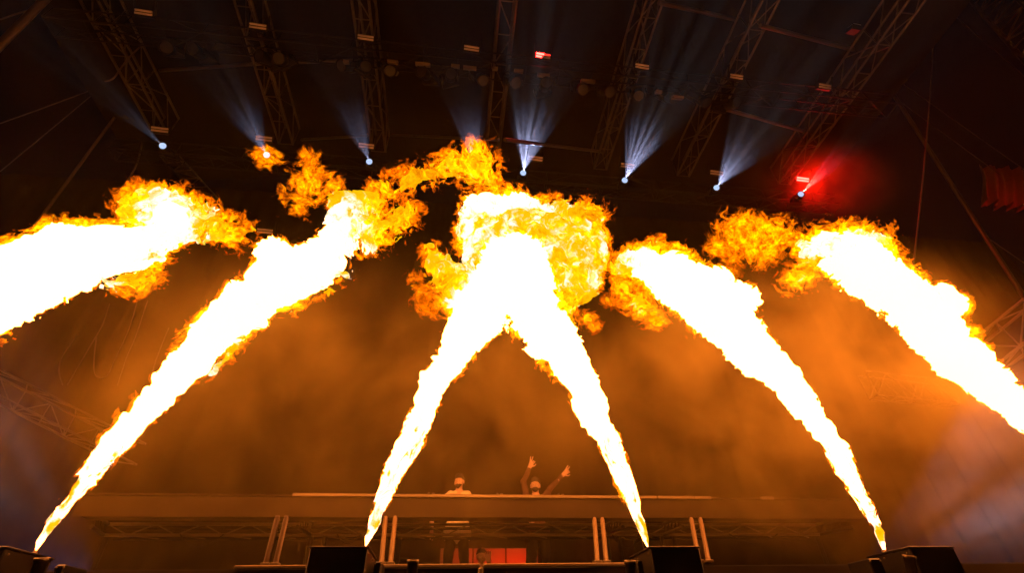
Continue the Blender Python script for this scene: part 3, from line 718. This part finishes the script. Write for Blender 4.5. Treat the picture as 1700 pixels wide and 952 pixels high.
FL.append(flame('broad flame jet from the bottom right machine, leaning left', 'flame',
    [[(1468, 916, 2, .9, 0), (1464, 902, 4, .8, .4), (1459, 882, 6, .8, .4), (1443, 850, 8, .9, .3), (1424, 817, 10, 1.05, .2), (1404, 783, 13, 1.15, .1), (1391, 750, 16, 1.2, 0), (1367, 716, 18, 1.25, 0), (1342, 682, 22, 1.25, 0), (1316, 649, 24, 1.25, 0), (1298, 626, 26, 1.25, 0), (1266, 598, 33, 1.25, 0), (1232, 562, 37, 1.25, 0), (1198, 518, 43, 1.25, 0), (1160, 487, 42, 1.25, 0), (1115, 458, 38, 1.25, 0), (1070, 440, 26, 1.15, .1), (1040, 432, 18, .9, .3)],
     [(1030, 440, 20, .55, .5), (1040, 475, 24, .5, .5), (1058, 502, 22, .5, .6), (1092, 535, 18, .45, .8)],
     [(1040, 425, 18, .5, .6), (1095, 412, 18, .45, .6), (1120, 420, 16, .4, .7)]],
    [(1190, 470, 26, 1.2, .0), (1225, 500, 26, 1.2, .0), (1150, 548, 13, .6, .8), (1010, 500, 14, .3, .9)], 5))
x6, y6 = px_of(N6)
FL.append(flame('flame jet coming in from the right edge, curling over at its top', 'flame',
    [[(x6, y6, 4, 1, 0), (x6 * .8 + 344, y6 * .8 + 139, 14, 1, 0), (1760, 750, 20, 1.2, 0), (1702, 688, 25, 1.25, 0), (1650, 642, 28, 1.25, 0), (1602, 600, 34, 1.25, 0), (1566, 562, 36, 1.25, 0), (1530, 524, 38, 1.25, 0), (1480, 484, 36, 1.25, 0), (1442, 448, 44, 1.25, 0), (1410, 425, 42, 1.15, 0), (1375, 415, 34, .95, .1), (1345, 412, 26, .7, .3)],
     [(1355, 435, 22, .55, .6), (1325, 462, 24, .45, .8), (1305, 478, 20, .38, .9)],
     [(1420, 400, 26, .7, .3), (1450, 410, 30, .7, .3), (1475, 425, 18, .5, .7)],
     [(1420, 478, 16, .6, .8), (1395, 468, 14, .5, .9)]],
    [(1550, 505, 30, 1.25, 0)], 6))
FL.append(flame('small detached orange flame around the lit lamp at upper left', 'flame', [[(424, 252, 12, .6, .7), (443, 260, 17, .7, .6), (468, 258, 11, .6, .8)]], [], 7, vox=.014, name='flame_puff', wisp_only=True))
FL.append(flame('detached orange flame puff left of the yellow crown of the tall jet', 'flame',
    [[(500, 330, 30, .6, .45), (515, 305, 34, .7, .4), (520, 275, 22, .5, .6), (510, 258, 12, .4, .8)]], [(540, 300, 24, .5, .5)], 8, vox=.014, name='flame_puff', wisp_only=True))
FL.append(flame('dim arch-shaped orange flame puff between the two right-hand jets', 'flame',
    [[(1195, 405, 22, .35, .6), (1225, 385, 32, .55, .4), (1265, 400, 36, .6, .4), (1300, 385, 24, .55, .5)], [(1215, 430, 18, .2, .7), (1220, 460, 14, .1, .8)]], [(1245, 380, 26, .5, .4)], 9, vox=.014, name='flame_puff', wisp_only=True))
print('flames', [f[1] for f in FL])


NZ = {k: at_y(*k, 4.15) for k in ((60, 915), (607, 906), (1075, 908), (1468, 916))}
prism_machine(-72, 13, 'black flame machine in the bottom left corner', nozzle=NZ[(60, 915)])
prism_machine(515, 612, 'black flame machine left of the DJs, its front a plain dark square', nozzle=NZ[(607, 906)])
prism_machine(1078, 1160, 'black flame machine right of the DJs with a round tube beside it', nozzle=NZ[(1075, 908)])
prism_machine(1508, 1582, 'black flame machine at the bottom right against the pale mist', nozzle=NZ[(1468, 916)])
def ring_pipe(px, py, y, lb, r0=.036, tilt=(0, 0)):
    p = at_y(px, py, y); H_ = p[2] - 1.66
    r_ = thing('launch_tube', lb, 'tube', (p[0], p[1], 1.66), 'short upright launch tubes beside the machines')
    lathe('tube', [(r0 * .8, .01), (r0, 0), (r0, H_ - .02), (r0 * 1.12, H_ - .018), (r0 * 1.14, H_), (r0 * .86, H_ + .001), (r0 * .84, H_ - .15)], M['black_tube'], r_, 20)
    lathe('rim', [(r0 * 1.15, H_ - .004), (r0 * 1.16, H_ + .004), (r0 * .84, H_ + .005), (r0 * .83, H_ - .012)], M['steel'], r_, 20)
    r_.rotation_euler = (math.radians(tilt[0]), math.radians(tilt[1]), 0)
M['black_tube'] = surf('black_steel_tube', (0.03, 0.026, 0.024), 0.3, 0.6, 0.2, 12)
ring_pipe(88, 929, 3.9, 'upright round tube beside the bottom left machine', tilt=(14, 0))
ring_pipe(687, 932, 3.9, 'upright round tube between the left machine and the centre', tilt=(14, 0))
ring_pipe(1039, 933, 3.9, 'upright round tube left of the right central machine', tilt=(14, 0))
ring_pipe(1482, 924, 3.7, 'tilted round tube before the bottom right machine', tilt=(16, 6))
def small_box(px0, px1, py, y, lb):
    a_, b_ = at_y(px0, py, y), at_y(px1, py, y); r_ = thing('control_box', lb, 'box', ((a_[0] + b_[0]) / 2, y, 1.66)); wd = (b_[0] - a_[0]) / 2
    bevel_box('case', (-wd, 0, 0), (wd, .25, a_[2] - 1.66), M['black_box'], r_, .008)
    for sx in (-.8, .8): 
        o = lathe('bolt', [(0, .006), (.006, .005), (.008, 0)], M['steel'], r_, 8); o.rotation_euler = (math.pi / 2, 0, 0); o.location = (sx * wd, 0, a_[2] - 1.68)
small_box(1441, 1462, 928, 3.9, 'small black box beside the bottom right machine')
small_box(94, 110, 938, 3.9, 'small black box right of the bottom left tube')
small_box(1056, 1072, 931, 3.95, 'small black box wedged by the right central machine')
small_box(622, 634, 933, 3.95, 'small black box right of the left central machine')

# ------------------------------------------------------------------ people
def person(lb, px_top, yb, h, pose, shirt, seed, scale=1.0):
    top = at_y(*px_top, yb); X0 = top[0]; Zt = top[2]; root = thing('person', lb, 'person', (X0, yb, 2.09 if not pose.get('crouch') else 2.09))
    O = np.array([X0, yb, Zt]); k = h / 1.8
    def V(x, y, z): return O + np.array([x, y, z]) * k           # z measured down from the crown
    yaw = math.radians(pose.get('yaw', 0)); 
    def Hd(x, y, z):                                             # head space: turned about the neck axis, centre of the head
        c_, s_ = math.cos(yaw), math.sin(yaw); return V(x * c_ - y * s_, x * s_ + y * c_, z)
    far = 2.35 * k
    lo = O + np.array([-.75, -.6, -1.85]); hi = O + np.array([.85, .35, .75]); vox = .0075
    fd = Field(lo, hi, vox, far=.1)
    cap = lambda a, b, ra, rb, kk=.015: fd.cap(a, b, ra * h / 1.8, rb * h / 1.8, k=kk, margin=.06)
    # head: skull, jaw, nose, ears, brow, lips, neck
    cap(Hd(0, .015, -.095), Hd(0, -.005, -.105), .082, .080, .02); cap(Hd(0, -.045, -.165), Hd(0, -.06, -.195), .056, .034, .03)
    cap(Hd(0, -.088, -.115), Hd(0, -.112, -.150), .010, .016, .012)
    for s_ in (-1, 1):
        cap(Hd(s_ * .080, .012, -.105), Hd(s_ * .084, .016, -.145), .015, .009, .008); cap(Hd(s_ * .02, -.078, -.100), Hd(s_ * .05, -.066, -.100), .012, .011, .012)
        cap(Hd(s_ * .045, -.05, -.145), Hd(s_ * .05, -.04, -.16), .028, .024, .02)
    cap(Hd(-.018, -.092, -.176), Hd(.018, -.092, -.176), .009, .009, .008)
    cap(Hd(0, .01, -.18), V(0, .02, -.30), .055, .062, .02)
    # trunk
    cap(V(-.15, .01, -.335), V(.15, .01, -.335), .062, .062, .05); cap(V(-.09, 0, -.45), V(.09, 0, -.45), .105, .105, .06)
    cap(V(-.07, 0, -.62), V(.07, 0, -.62), .095, .095, .06); cap(V(-.08, .01, -.82), V(.08, .01, -.82), .10, .10, .06)
    for s_ in (-1, 1):
        if pose.get('crouch'):
            cap(V(s_ * .1, 0, -.80), V(s_ * .2, -.35, -.62), .085, .065, .03)
        else:
            hip, kn, an = V(s_ * .09, 0, -.90), V(s_ * .13, -.02, -1.30), V(s_ * .15, .02, -1.70)
            cap(hip, kn, .085, .058, .03); cap(kn, an, .056, .04, .02); cap(an, V(s_ * .17, -.15, -1.765), .04, .03, .02)
    arms = pose['arms']
    for sh, el, wr, fdir, curl in arms:
        k = h / 1.8; sh, el, wr = map(np.array, (sh, el, wr)); cap(sh, el, .050, .040, .03); cap(el, wr, .040, .027, .02)
        fd_ = np.array(fdir, float); fd_ /= np.linalg.norm(fd_); side = np.cross(fd_, [0, -1, 0.2]); side /= np.linalg.norm(side); nr = np.cross(side, fd_)
        k = 1.2 * h / 1.8
        for q in (-.028, -.010, .010, .028): cap(wr + side * q * .5 * k, wr + fd_ * .088 * k + side * q * k, .018, .013, .012)
        for qi, q in enumerate((-.031, -.011, .011, .031)):
            ln = (.062, .075, .070, .055)[qi] if curl[qi] < .5 else (.04, .045, .042, .035)[qi]
            base_ = wr + fd_ * .088 * k + side * q * k; sp = fd_ + side * q * 11
            mid_ = base_ + sp * ln * .55 * k + nr * curl[qi] * .02; tip = mid_ + (sp * (1 - curl[qi] * 1.6) + nr * curl[qi] * 1.3) * ln * .5 * k
            cap(base_, mid_, .0125, .0115, .004); cap(mid_, tip, .0115, .0100, .003)
        tb = wr + fd_ * .025 * k - side * .022 * k * pose.get('th', 1); tm = tb + (fd_ * .03 - side * .035 * pose.get('th', 1)) * k
        cap(tb, tm, .014, .011, .006); cap(tm, tm + (fd_ * .032 - side * .010 * pose.get('th', 1)) * k, .011, .009, .004)
    k = h / 1.8
    pts, quads = fd.poly(fd.D); mesh_from('body', fd.lo + pts * vox, quads, M['skin'], root, np.array(root.location))
    def shell(nm, caps, material, warp=0.0, vx=.009, n_=0):
        f2 = Field(lo, hi, vx, far=.1)
        for a, b, ra, rb in caps: f2.cap(a, b, ra * k, rb * k, k=.02, margin=.06)
        D2 = f2.D
        if warp:
            bd = np.abs(D2) < .08; P_ = f2.lo + np.argwhere(bd) * vx; D2[bd] += warp * (1 - 2 * np.abs(noise(P_, 9, seed))) + warp * .6 * noise(P_, 30, seed)
        if nm == 'hair':                                   # cut the hair away from the face
            g_ = np.indices(D2.shape).reshape(3, -1).T * vx + f2.lo - O
            c_, s_ = math.cos(yaw), math.sin(yaw); yy = (-g_[:, 0] * s_ + g_[:, 1] * c_) / k; zz = g_[:, 2] / k
            cut = np.minimum((-.038 - yy), (-.068 - zz)).reshape(D2.shape); cut2 = (-.150 - zz).reshape(D2.shape); cut3 = np.minimum(.0 - yy + .01, -.085 - zz).reshape(D2.shape)
            D2 = np.maximum(D2, np.maximum(np.maximum(cut, cut2), cut3))
        if nm == 'beard':
            g_ = np.indices(D2.shape).reshape(3, -1).T * vx + f2.lo - O; D2 = np.maximum(D2, (g_[:, 2] / k + .168).reshape(D2.shape))
        p_, q_ = f2.poly(D2); return mesh_from(nm, f2.lo + p_ * vx, q_, material, root, np.array(root.location))
    shell('hair', [(Hd(0, .018, -.085), Hd(0, .03, -.10), .098, .092), (Hd(-.02, -.035, -.035), Hd(.03, -.03, -.03), .052, .050), (Hd(0, .055, -.13), Hd(0, .05, -.16), .055, .05)], M['hair'], .010, .008)
    if pose.get('beard'):
        b_ = [(Hd(0, -.045, -.172), Hd(0, -.064, -.200), .059, .042)] + [(Hd(s_ * .062, -.012, -.15), Hd(s_ * .045, -.055, -.19), .015, .015) for s_ in (-1, 1)] + [(Hd(-.03, -.068, -.205), Hd(.03, -.068, -.205), .015, .015), (Hd(-.025, -.098, -.166), Hd(.025, -.098, -.166), .007, .007)]
        shell('beard', b_, M['hair'], .003, .007)
    for s_ in (-1, 1):
        for nm, rr, mm, off in (('eye', .0075, M['eye'], 0),):
            o = lathe(nm, [(0, rr * k), (rr * .7 * k, rr * .7 * k), (rr * k, 0), (rr * .7 * k, -rr * .7 * k), (0, -rr * k)], mm, root, 8)
            o.location = Vector(Hd(s_ * .031, -.079, -.117)) - root.location
    sc = [(V(-.155, .01, -.335), V(.155, .01, -.335), .074, .074), (V(-.09, 0, -.45), V(.09, 0, -.45), .122, .122), (V(-.075, 0, -.62), V(.075, 0, -.62), .118, .118), (V(-.085, .01, -.84), V(.085, .01, -.84), .125, .125)]
    if pose.get('long'): sc.append((V(-.10, .01, -.97), V(.10, .01, -.97), .150, .150))
    for sh, el, wr, *_ in arms:
        sh, el, wr = map(np.array, (sh, el, wr))
        if pose.get('short'): sc.append((sh, sh + (el - sh) * .75, .068, .062))
        else: sc += [(sh, el, .064, .054), (el, el + (wr - el) * .92, .054, .036)]
    shell('shirt', sc, shirt, .008)
    if not pose.get('crouch'):
        tc_ = [(V(-.085, .01, -.91), V(.085, .01, -.91), .122, .122)]
        for s_ in (-1, 1): tc_ += [(V(s_ * .09, 0, -.93), V(s_ * .13, -.02, -1.30), .105, .085), (V(s_ * .13, -.02, -1.30), V(s_ * .15, .02, -1.70), .083, .07)]
        shell('trousers', tc_, M['trousers'], .006)
        for s_ in (-1, 1):
            o = bevel_box('shoe', (-.05, -.14, 0), (.05, .12, .08), M['black'], root, .025); p = V(s_ * .16, -.03, 0); o.location = (p[0] - X0, p[1] - yb, .002)
    return root
M['eye'] = surf('eye', (0.05, 0.035, 0.03), 0.2, 0, 0.1, 5)
YP = 8.6
def W(px, py, y=YP): return at_y(px, py, y)
c1 = W(763, 790)
person('bearded man in a pale shirt behind the desk with arms lowered', (763, 790), YP, 1.70,
       dict(yaw=-22, beard=True, short=True, long=True, arms=[(c1 + [-.19, .01, -.35], c1 + [-.42, .03, -.68], c1 + [-.40, -.16, -.93], (-.2, -.6, -.7), (.3, .4, .5, .6)),
                                                  (c1 + [.19, .01, -.37], c1 + [.34, -.02, -.66], c1 + [.24, -.30, -.70], (-.2, -.9, -.05), (.3, .4, .5, .6))]), M['shirt'], 3)
c2 = W(888, 796)
person('man in a dark sweater behind the desk with both arms raised, pointing', (888, 796), YP, 1.74,
       dict(yaw=-10, beard=True, th=-1, arms=[(c2 + [-.17, .01, -.30], W(869, 801, YP - .06), W(879, 777, YP - .16), tuple(W(886, 762, YP - .2) - W(879, 777, YP - .16)), (0.1, 0.1, .9, .9)),
                                      (c2 + [.16, .01, -.29], W(914, 811, YP - .06), W(934, 790, YP - .16), tuple(W(946, 779, YP - .2) - W(934, 790, YP - .16)), (0.0, 0.1, .9, .9))]), M['dark_shirt'], 5)
c3 = W(799, 913, 9.2)
person('crouching person peeking out between the DJs below the desk', (799, 913), 9.2, 1.70,
       dict(yaw=15, crouch=True, arms=[(c3 + [.19, .01, -.33], c3 + [.24, -.2, -.45], c3 + [.12, -.16, -.22], (-.1, -.1, 1), (.3, .3, .3, .4)), (c3 + [-.19, .01, -.33], c3 + [-.25, -.18, -.5], c3 + [-.15, -.4, -.55], (.2, -1, 0), (.3, .4, .5, .5))]), M['dark_shirt'], 9)

# board added behind the DJs to carry the red glow, with its red lamps
M['board'] = surf('board', (0.12, 0.07, 0.05), 0.7, 0, 0.15, 4)
bd = thing('added_glow_board', 'low board added behind the DJs to carry the red glow of a lamp', 'board', (float(at_y(800, 900, 9.9)[0]), 9.9, 2.09))
for i in range(3):
    w_ = .58; bevel_box('panel', (-.75 + i * .60, 0, .02), (-.75 + i * .60 + w_, .05, 1.0), M['board'], bd, .01)
for x_, lb in ((float(at_y(770, 930, 9.5)[0]), 'small red floor lamp behind the bearded man'), (float(at_y(860, 930, 9.5)[0]), 'small red floor lamp behind the man with raised arms')):
    r_ = thing('floor_lamp', lb, 'stage lamp', (x_, 9.35, 2.09)); bevel_box('case', (-.12, -.05, .0), (.12, .05, .10), M['black'], r_, .01); bevel_box('red_lens', (-.10, .052, .02), (.10, .062, .08), M['red_dim'], r_, .002)
    spot('red_floor_light', (x_, 9.43, 2.16), (x_ - .05, 9.9, 2.60), 25 if 'bearded' in lb else 260, (1, .012, .003), 130, .6, radius=.04)

# little devices on the desk
for px_, lb in ((715, 'small black device with a chrome knob on the desk, left of the bearded man'), (829, 'small black device with a chrome knob on the desk between the two DJs'), (931, 'small black device with a chrome knob on the desk, right of the raised arm')):
    p = at_y(px_, 826, 7.15); r_ = thing('desk_device', lb, 'device', (p[0], 7.15, zt + .016))
    bevel_box('case', (-.07, -.03, 0), (.07, .05, .03), M['black'], r_, .006)
    o = lathe('knob', [(0, .045), (.018, .04), (.022, .0)], M['steel'], r_, 10); o.location = (.03, 0, .03)
    o = lathe('clip_lamp', [(0, .05), (.014, .045), (.018, .0)], M['alu'], r_, 10); o.location = (-.03, 0, .03)

for i, (a_, b_, dz, lb) in enumerate(((300, 372, .16, 'cable hanging in a loop under the left end of the desk'), (560, 600, .12, 'cable loop under the desk above the left black machine'), (1015, 1060, .2, 'cable loop under the desk beside the dark case'), (1210, 1290, .14, 'long cable loop under the right end of the desk'))):
    A, B = Vector(at_y(a_, 889, YK - .04)), Vector(at_y(b_, 889, YK - .04)); A.z = B.z = z0
    tag(tube_path('cable', [A.lerp(B, t / 14) - Vector((0, .02, dz * 4 * (t / 14) * (1 - t / 14))) for t in range(15)], .010, M['black']), lb, 'cable')

# stacked cases and stand under the desk right of the DJs
cs = thing('flight_case', 'tall dark case standing under the desk right of the DJs', 'case', (float(at_y(1085, 900, 8.9)[0]), 8.9, 2.09))
bevel_box('case_body', (-.22, 0, 0), (.16, .4, .95), M['black'], cs, .015); bevel_box('case_lid', (-.225, -.004, .95), (.165, .405, 1.06), M['black'], cs, .01)
for sx in (-.2, .14): bevel_box('case_edge', (sx - .012, -.008, .02), (sx + .012, .0, .94), M['alu'], cs, .003)
cs2 = thing('flight_case', 'low dark case left of the bearded man under the desk', 'case', (float(at_y(672, 900, 9.0)[0]), 9.0, 2.09))
bevel_box('case_body', (-.25, 0, 0), (.2, .4, .62), M['black'], cs2, .015); bevel_box('case_lid', (-.255, -.004, .62), (.205, .405, .72), M['black'], cs2, .01)

# pale floor washes at both ends of the desk
for (px_, py_, tx_, ty_, y1_, watt, ang, lb, sd) in ((1392, 952, 1760, 850, 6.5, 900, 78, 'floor lamp throwing pale light up into the mist at right', 3.1), (200, 945, -120, 760, 6.5, 1600, 60, 'floor lamp throwing pale light up into the mist at left', 8.2)):
    p = Vector(at_y(px_, py_, 8.9)); p.z = 2.35; t = Vector(at_y(tx_, ty_, y1_))
    r_ = thing('wash_lamp', lb, 'stage lamp', tuple(p)); r_.rotation_mode = 'QUATERNION'; d = (t - p).normalized(); r_.rotation_quaternion = d.to_track_quat('-Z', 'Y')
    lamp_head(r_, True); spot('wash_beam', tuple(p + d * .25), tuple(p + d * 3), watt, (.60, .62, 2.4), ang, 1.0, gobo=6.0, seed=sd, radius=.06)

print('objects', len(bpy.data.objects))
# ------------------------------------------------------------------ haze
def haze(density):
    v, f = box_data((-27, -27, -1), (27, 27, 17.5))
    mt, N, L = mat('haze'); N.remove(N['Principled BSDF'])
    vs = N.new('ShaderNodeVolumePrincipled'); vs.inputs['Density'].default_value = density; vs.inputs['Color'].default_value = (.98, .86, .52, 1)
    vs.inputs['Anisotropy'].default_value = 0.25
    L.new(vs.outputs[0], N['Material Output'].inputs['Volume'])
    o = mesh_obj('haze', v, f, mt); tag(o, 'thin smoky air over the whole stage', None, None, 'stuff')
def smoke(name, lb, c, r, dens, scale, seed, lo=.44, hi=.72, col=(.98, .80, .24, 1)):
    v, f = [], []; nu, nv = 24, 14
    for j in range(1, nv):
        for i in range(nu):
            a = 2 * math.pi * i / nu; b = math.pi * j / nv; v.append((r[0] * math.sin(b) * math.cos(a), r[1] * math.sin(b) * math.sin(a), r[2] * math.cos(b)))
    t_, u_ = len(v), len(v) + 1; v += [(0, 0, r[2]), (0, 0, -r[2])]
    for j in range(nv - 2):
        for i in range(nu): k = (i + 1) % nu; f.append((j * nu + i, (j + 1) * nu + i, (j + 1) * nu + k, j * nu + k))
    for i in range(nu): k = (i + 1) % nu; f.append((t_, i, k)); f.append((u_, (nv - 2) * nu + k, (nv - 2) * nu + i))
    mt, N, L = mat(name); N.remove(N['Principled BSDF'])
    vs = N.new('ShaderNodeVolumePrincipled'); vs.inputs['Color'].default_value = col; vs.inputs['Anisotropy'].default_value = 0.2
    tc = N.new('ShaderNodeTexCoord'); mp = N.new('ShaderNodeMapping'); mp.inputs['Location'].default_value = (seed, seed * 2, 0)
    no = N.new('ShaderNodeTexNoise'); no.inputs['Scale'].default_value = scale; no.inputs['Detail'].default_value = 3; no.inputs['Roughness'].default_value = .55; no.inputs['Distortion'].default_value = .6
    L.new(tc.outputs['Object'], mp.inputs[0]); L.new(mp.outputs[0], no.inputs['Vector'])
    mr = N.new('ShaderNodeMapRange'); mr.inputs[1].default_value = lo; mr.inputs[2].default_value = hi; mr.inputs[3].default_value = 0.12; L.new(no.outputs[0], mr.inputs[0])
    sc_ = N.new('ShaderNodeVectorMath'); sc_.operation = 'MULTIPLY'; sc_.inputs[1].default_value = (1 / r[0], 1 / r[1], 1 / r[2]); L.new(tc.outputs['Object'], sc_.inputs[0])
    ln = N.new('ShaderNodeVectorMath'); ln.operation = 'LENGTH'; L.new(sc_.outputs[0], ln.inputs[0])
    fa = N.new('ShaderNodeMapRange'); fa.interpolation_type = 'SMOOTHSTEP'; fa.inputs[1].default_value = 1.0; fa.inputs[2].default_value = 0.25; L.new(ln.outputs['Value'], fa.inputs[0])
    mu = N.new('ShaderNodeMath'); mu.operation = 'MULTIPLY'; L.new(mr.outputs[0], mu.inputs[0]); L.new(fa.outputs[0], mu.inputs[1])
    m2 = N.new('ShaderNodeMath'); m2.operation = 'MULTIPLY'; L.new(mu.outputs[0], m2.inputs[0]); m2.inputs[1].default_value = dens; L.new(m2.outputs[0], vs.inputs['Density'])
    L.new(vs.outputs[0], N['Material Output'].inputs['Volume'])
    o = mesh_obj(name, v, f, mt, None, loc=c); tag(o, lb, None, None, 'stuff')
cy.volume_step_rate = 2.0; cy.volume_max_steps = 64
smoke('smoke', 'drifting smoke lit orange between and behind the right flames', (5.5, 5.7, 4.15), (5.4, 2.4, 2.5), .56, .9, 3)
smoke('smoke', 'thin smoke glowing orange behind the central and left flames', (-1.3, 5.8, 3.9), (5.4, 2.4, 2.5), .22, .8, 9)
smoke('smoke', 'faint smoke added to carry the red glow round the bright red strobe', tuple(at_y(1350, 296, YB - .9)), (3.0, 1.3, 1.7), .10, 1.3, 4, .35, .7)  # local smoke put in so the strobe's halo shows
smoke('smoke', 'thin smoke added round the rear truss to show the lamp beams', (1.4, 7.4, 11.0), (10.5, 2.2, 1.7), .017, 1.1, 6, .2, .6, (.95, .92, .90, 1))  # extra smoke added so beams glow near the lamps and fade beyond
haze(0.0009)
